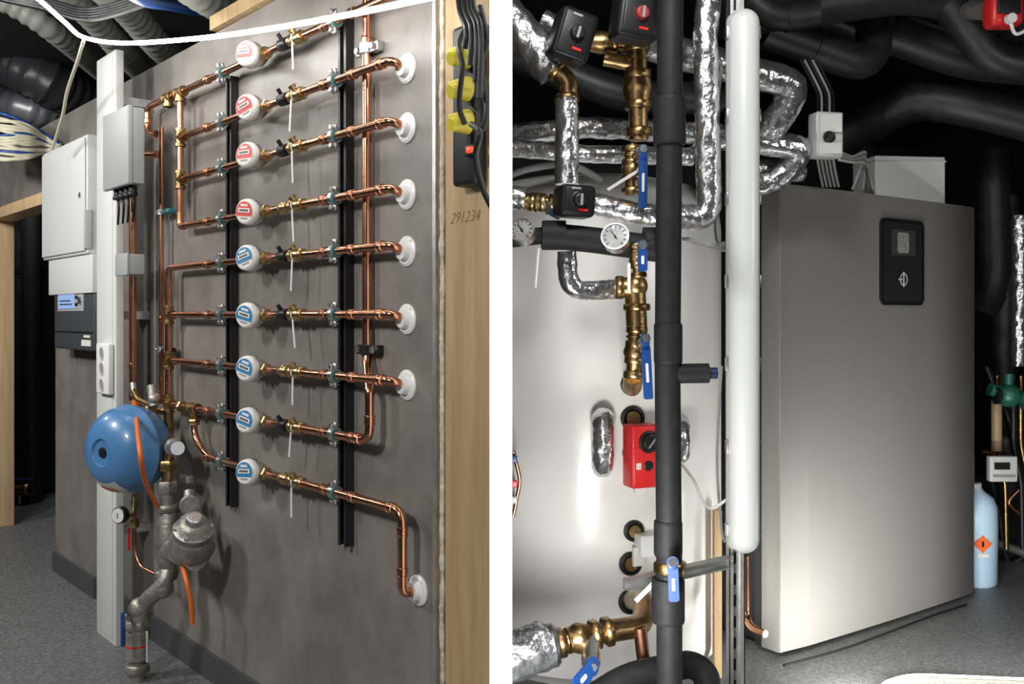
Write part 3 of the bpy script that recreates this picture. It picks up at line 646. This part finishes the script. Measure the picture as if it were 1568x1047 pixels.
b.prism([BW(.04,0,0),BW(WB-.04,0,0),BW(WB-.04,-.55,0),BW(.08,-.55,0)],V((0,0,ZB)),BLK)
offd=.024
q0=bpl(1345,336,offd); q1=bpl(1411,467,offd); ct=(q0+q1)/2; hw=abs((q1-q0).dot(wv))/2; hh=abs(bpl(1378,336,offd).z-bpl(1378,467,offd).z)/2; ct.z=(bpl(1378,336,offd).z+bpl(1378,467,offd).z)/2
b.rslab(ct,hw,hh,.03,.012,BLK,wv,nv,ZV); b.rslab(ct+nv*.010,hw*.86,hh*.92,.022,.004,mat('panel_black_gloss',(.02,.02,.022),0,.25),wv,nv,ZV)
dc=ct+ZV*hh*.45; b.rslab(dc+nv*.012,hw*.55,hh*.3,.006,.003,GLASS,wv,nv,ZV); b.rslab(dc+nv*.0152-wv*.004,hw*.26,hh*.24,.012,.0006,mat('display_lens',(.40,.40,.39),.5,.3,(.62,.62,.6),60,.5,60),wv,nv,ZV)
lc=ct-ZV*hh*.4+nv*.0145; b.lathe(lc,nv,[(0,.026),(.001,.026),(.001,.021),(0,.021)],OFFW,24,cap=False); b.box(lc+nv*.0005,.003,.001,.03,OFFW,wv,nv,ZV); b.box(lc+nv*.0005-wv*.022,.012,.001,.003,OFFW,wv,nv,ZV)
b.done()
b=B('control_box'); zt_=ZT-.05
X=V((1,.12,0)).normalized(); Y=V((-.12,1,0)).normalized()
cA=R(1338,250,4.0); cB=R(1450,250,4.03); cc=(cA+cB)/2; ztop=R(1395,238,4.0).z; hwb=(cB-cA).length/2-.004
cc.z=(ztop+zt_)/2; cc+=Y*.10; b.box(cc,hwb,.10,(ztop-zt_)/2,WPNT,X,Y,ZV,.006); b.box(cc+ZV*((ztop-zt_)/2-.02)-Y*.002,hwb*1.01,.102,.003,OFFW,X,Y,ZV); b.done()
b=B('thermostat_control_box'); c=R(1264,208,3.05); b.box(c,.046,.03,.072,OFFW,V((1,.2,0)).normalized(),V((-.2,1,0)).normalized(),ZV,.006); b.box(c-V((0,.032,-.0))+ZV*.035,.042,.004,.030,WPNT,bev=.003); b.hard(c-V((0,.03,0.01)),V((.1,-1,0)),[(0,.02),(.012,.018),(.02,.010)],BLK,20); b.box(c-V((-.0,.034,.045)),.04,.003,.018,WPNT,bev=.002)
b.cyl(c,c+V((-.09,.06,-.02)),.012,GALV); b.done()
b=B('control_cables')
for k in range(5):
    x=1252+k*6; b.tube(spline([R(x-26,92,3.15),R(x-4,135,3.12),R(x,150,3.1),R(x,172,3.07)]),.0042,CABG if k%2 else BLK,seg=6)
    b.tube(spline([R(x,243,3.07),R(x+3,262,3.2),R(x+8,285,3.45)]),.0045,CABG,seg=6)
    b.tube(spline([R(1285,232+k*3,3.07),R(1305,240+k*2,3.3),R(1325,235+k*4,3.8),R(1305+k*8,290,3.9)]),.0055,CABG if k%2 else OFFW,seg=6)
b.done()
# dark ceiling pipework
def rub(pts,r,bnd=.12,name='black_insulated_pipe',bands=True):
    b=B(name); b.tube(pts,r,RUBC,bnd,24)
    if bands:
        for a,c in zip(pts,pts[1:]):
            m_=a.lerp(c,.5); ax=(c-a).normalized(); b.hard(m_-ax*.03,ax,[(0,r*.99),(0,r*1.05),(.06,r*1.05),(.06,r*.99)],RUBC,24)
    b.done()
rub([R(1170,45,3.6),R(1335,105,3.7),R(1345,-60,3.8)],.07)
rub([R(1100,25,3.4),R(1400,-15,3.5),R(1700,60,3.6)],.08)
rub([R(1250,10,3.9),R(1480,90,3.9),R(1700,110,3.9)],.085)
rub([R(1280,215,4.4),R(1400,150,4.2),R(1480,160,4.1),R(1700,215,4.0)],.09,.16)
rub([R(1400,-70,3.5),R(1520,100,3.5),R(1700,95,3.5)],.06)
rub([R(1230,165,4.7),R(1330,230,4.9),R(1330,700,5.1)],.07)
rub([R(1520,230,4.9),R(1525,430,4.9),R(1500,480,4.9)],.08)
rub([R(1120,-40,3.3),R(1180,30,3.3),R(1250,20,3.3)],.05)
rub([R(780,80,3.4),R(960,150,3.4),R(1100,150,3.5)],.06)
b=B('pipe_hanger')
for px in(1215,1345,1500):
    c=R(px,20,3.7); b.cyl(c,V((c.x,c.y,2.69)),.006,GALV,seg=8); b.box(c,.03,.01,.004,GALV)
b.done()
foil([R(1420,-30,3.9),R(1530,15,3.9),R(1640,20,3.9)],.05).done()
b=B('pump_head'); c=R(1535,18,3.2); b.box(c,.055,.04,.055,RED,bev=.02); b.box(c-V((0,.042,-.01)),.038,.006,.03,BLK,bev=.004); b.lathe(c-V((0.0,.045,.04)),V((0,-1,0)),[(0,.018),(.02,.016)],WHT,16); b.tube(spline([c-V((0,.05,.045)),c-V((-.02,.05,.09)),c-V((-.08,.04,.05)),c+V((.12,0,.05))]),.006,WHT,seg=8); b.cyl(c,c+V((0,.3,.1)),.03,CAST); b.done()
# far right equipment
foil([R(1562,330,4.5),R(1560,560,4.5)],.035,.03).done()
rub([R(1540,300,4.9),R(1535,560,4.9),R(1545,760,4.9)],.06)
b=B('green_valve_body'); c=R(1545,605,4.4); b.cyl(c-V((.09,0,-.03)),c+V((.14,0,-.03)),.03,GRN); b.ball(c,.055,GRN); b.cyl(c+V((-.0,0,0)),c+V((0.0,0,.1)),.02,GRN); b.hard(c+V((-.06,-.02,0)),V((-1,0,0)),[(0,.04),(.015,.04),(.015,.02)],BLK,16); b.nut(c+V((.08,0,-.03)),V((1,0,0)),.045,.03,GRN); b.done()
b=B('brass_pipework')
for px in(1527,1552,1563): b.tube([R(px,575,4.5),R(px,680,4.5),R(px+12,740,4.5),R(px+14,840,4.5)],.012,BRASSD if px!=1552 else BLK,.03)
b.cyl(R(1526,612,4.5),R(1526,690,4.5),.024,mat('tan_sleeve',(.35,.24,.13),0,.5)); b.tube([R(1503,690,4.6),R(1560,700,4.6)],.010,COPD)
b.tube([R(1510,560,4.7),R(1545,640,4.7),R(1568,760,4.7)],.02,BLK,.05); b.done()
b=B('heat_meter_box'); c=R(1534,717,4.35); b.box(c,.063,.02,.058,OFFW,bev=.006); b.box(c-V((0.01,.022,-.015)),.035,.003,.016,BLK); b.box(c-V((0,.022,.03)),.05,.002,.006,CABG); b.cyl(c,c+V((0,.2,0)),.012,BLK); b.done()
b=B('floor_pipework'); b.tube(spline([R(1518,730,4.7),R(1530,790,4.7),R(1545,860,4.7),R(1580,840,4.7)]),.014,RUBC); b.tube(spline([R(1568,790,4.5),R(1545,770,4.5),R(1560,750,4.5)]),.010,COPD); b.tube([R(1525,830,4.65),R(1580,850,4.65)],.022,GALV); b.done()
c=V((2.098,4.32,0)); b=B('plastic_canister'); b.lathe(c,ZV,[(0,.09),(.01,.10),(.27,.103),(.35,.10),(.39,.085),(.42,.045),(.44,.032),(.445,.028)],JUG,36); b.hard(c+ZV*.425,ZV,[(0,.036),(.03,.036),(.032,.03)],OFFW,20)
A=(V((0,0,0))-c).normalized(); A.z=0
rt=V((A.y*-1,A.x,0)).normalized()
if rt.x<0: rt=-rt
A2=(A+rt*.40).normalized(); s2=A2.cross(ZV).normalized(); q=c+A2*.104+ZV*.20
b.box(q,.028,.002,.028,mat('hazard_orange',(.8,.12,.02),0,.5),(s2+ZV).normalized(),A2,(ZV-s2).normalized()); b.box(q+A2*.002,.005,.001,.013,BLK,s2,A2,ZV); b.box(q+A2*.002-ZV*.05,.026,.0005,.008,LABEL,s2,A2,ZV); b.done()
b=B('copper_pipe'); a=R(1141,850,3.1); b.tube([a,R(1142,945,3.1),R(1152,962,3.05),R(1172,970,3.0)],.012,COP,.05); b.done()
b=B('timber_stud'); b.box(V((R(1103,0,3.15).x,3.2,.28)),.012,.02,.28,WOOD); b.done()
def fl(px,py,z=.014): r=ray(px,py); D=(z-CH)/r.z; return CAM+r*D
b=B('led_rope_light'); b.tube(spline([fl(1340,1075,.008),fl(1350,1049,.008),fl(1372,1038,.008),fl(1405,1033,.008),fl(1470,1035,.008),fl(1568,1039,.008),fl(1700,1042,.008)],8),.0045,LEDR,seg=8); b.done()
b=B('floor_cable'); b.tube(spline([fl(1200,1018,.008),fl(1300,990,.008),fl(1420,945,.008),fl(1480,925,.008)]),.005,BLK,seg=8); b.done()
# ================= LIGHTS
def area(name,loc,tgt,size,e,col=(1,1,1),sy=None):
    l=bpy.data.lights.new(name,'AREA'); l.energy=e; l.color=col; l.size=size
    if sy: l.shape='RECTANGLE'; l.size_y=sy
    o=bpy.data.objects.new(name,l); sc.collection.objects.link(o); o.location=loc
    o.rotation_euler=(V(tgt)-V(loc)).to_track_quat('-Z','Y').to_euler(); return o
area('fill_light_room',(-1.75,.5,2.45),(-1.0,2.9,1.3),.3,46,(1,.985,.96))  # soft fill lamp added up left for the manifold wall
area('unseen_light_aisle',(-2.7,2.4,2.2),(-2.2,4.4,.3),.35,38,(1,.99,.97))  # unseen lamp lighting the left floor
area('unseen_light_doorway',(-3.6,3.9,2.5),(-2.9,4.9,0),.3,20,(1,.99,.97))  # unseen lamp over the floor by the doorway
area('fill_light_back_room',(-3.0,5.7,2.5),(-3.3,6.6,.8),.3,8,(1,.99,.97))  # small lamp added to lift the dark room behind the door
area('work_light_tank',(.30,1.3,2.5),(.45,3.2,1.5),.25,20,(1,.99,.97))
area('work_light_low',(.16,1.7,.45),(.35,3.2,.75),.22,13,(1,.985,.96))
area('unseen_light_boiler',(2.3,1.5,1.7),(1.5,3.8,.9),.35,9,(1,.99,.97))  # unseen lamp setting the tone of the boiler front
area('fill_light_floor',(1.24,2.9,.05),(1.36,3.65,.10),.45,17,(1,.985,.95),.05)  # lamp added out of frame for the glow at the boiler's foot
area('fill_light_floor_side',(1.85,2.75,.32),(1.5,3.5,.0),.2,7,(1,.985,.95))  # second added lamp, out of frame, spreads the glow over the floor
wd=bpy.data.worlds.new('world'); sc.world=wd; wd.use_nodes=True; wd.node_tree.nodes['Background'].inputs[0].default_value=(.5,.52,.55,1); wd.node_tree.nodes['Background'].inputs[1].default_value=.05
cam=bpy.data.cameras.new('camera'); co=bpy.data.objects.new('camera',cam); sc.collection.objects.link(co)
co.location=CAM; co.rotation_euler=(math.pi/2,0,0); cam.sensor_width=36; cam.lens=F/1618*36; cam.shift_y=-40/1618; cam.clip_start=.05
sc.camera=co
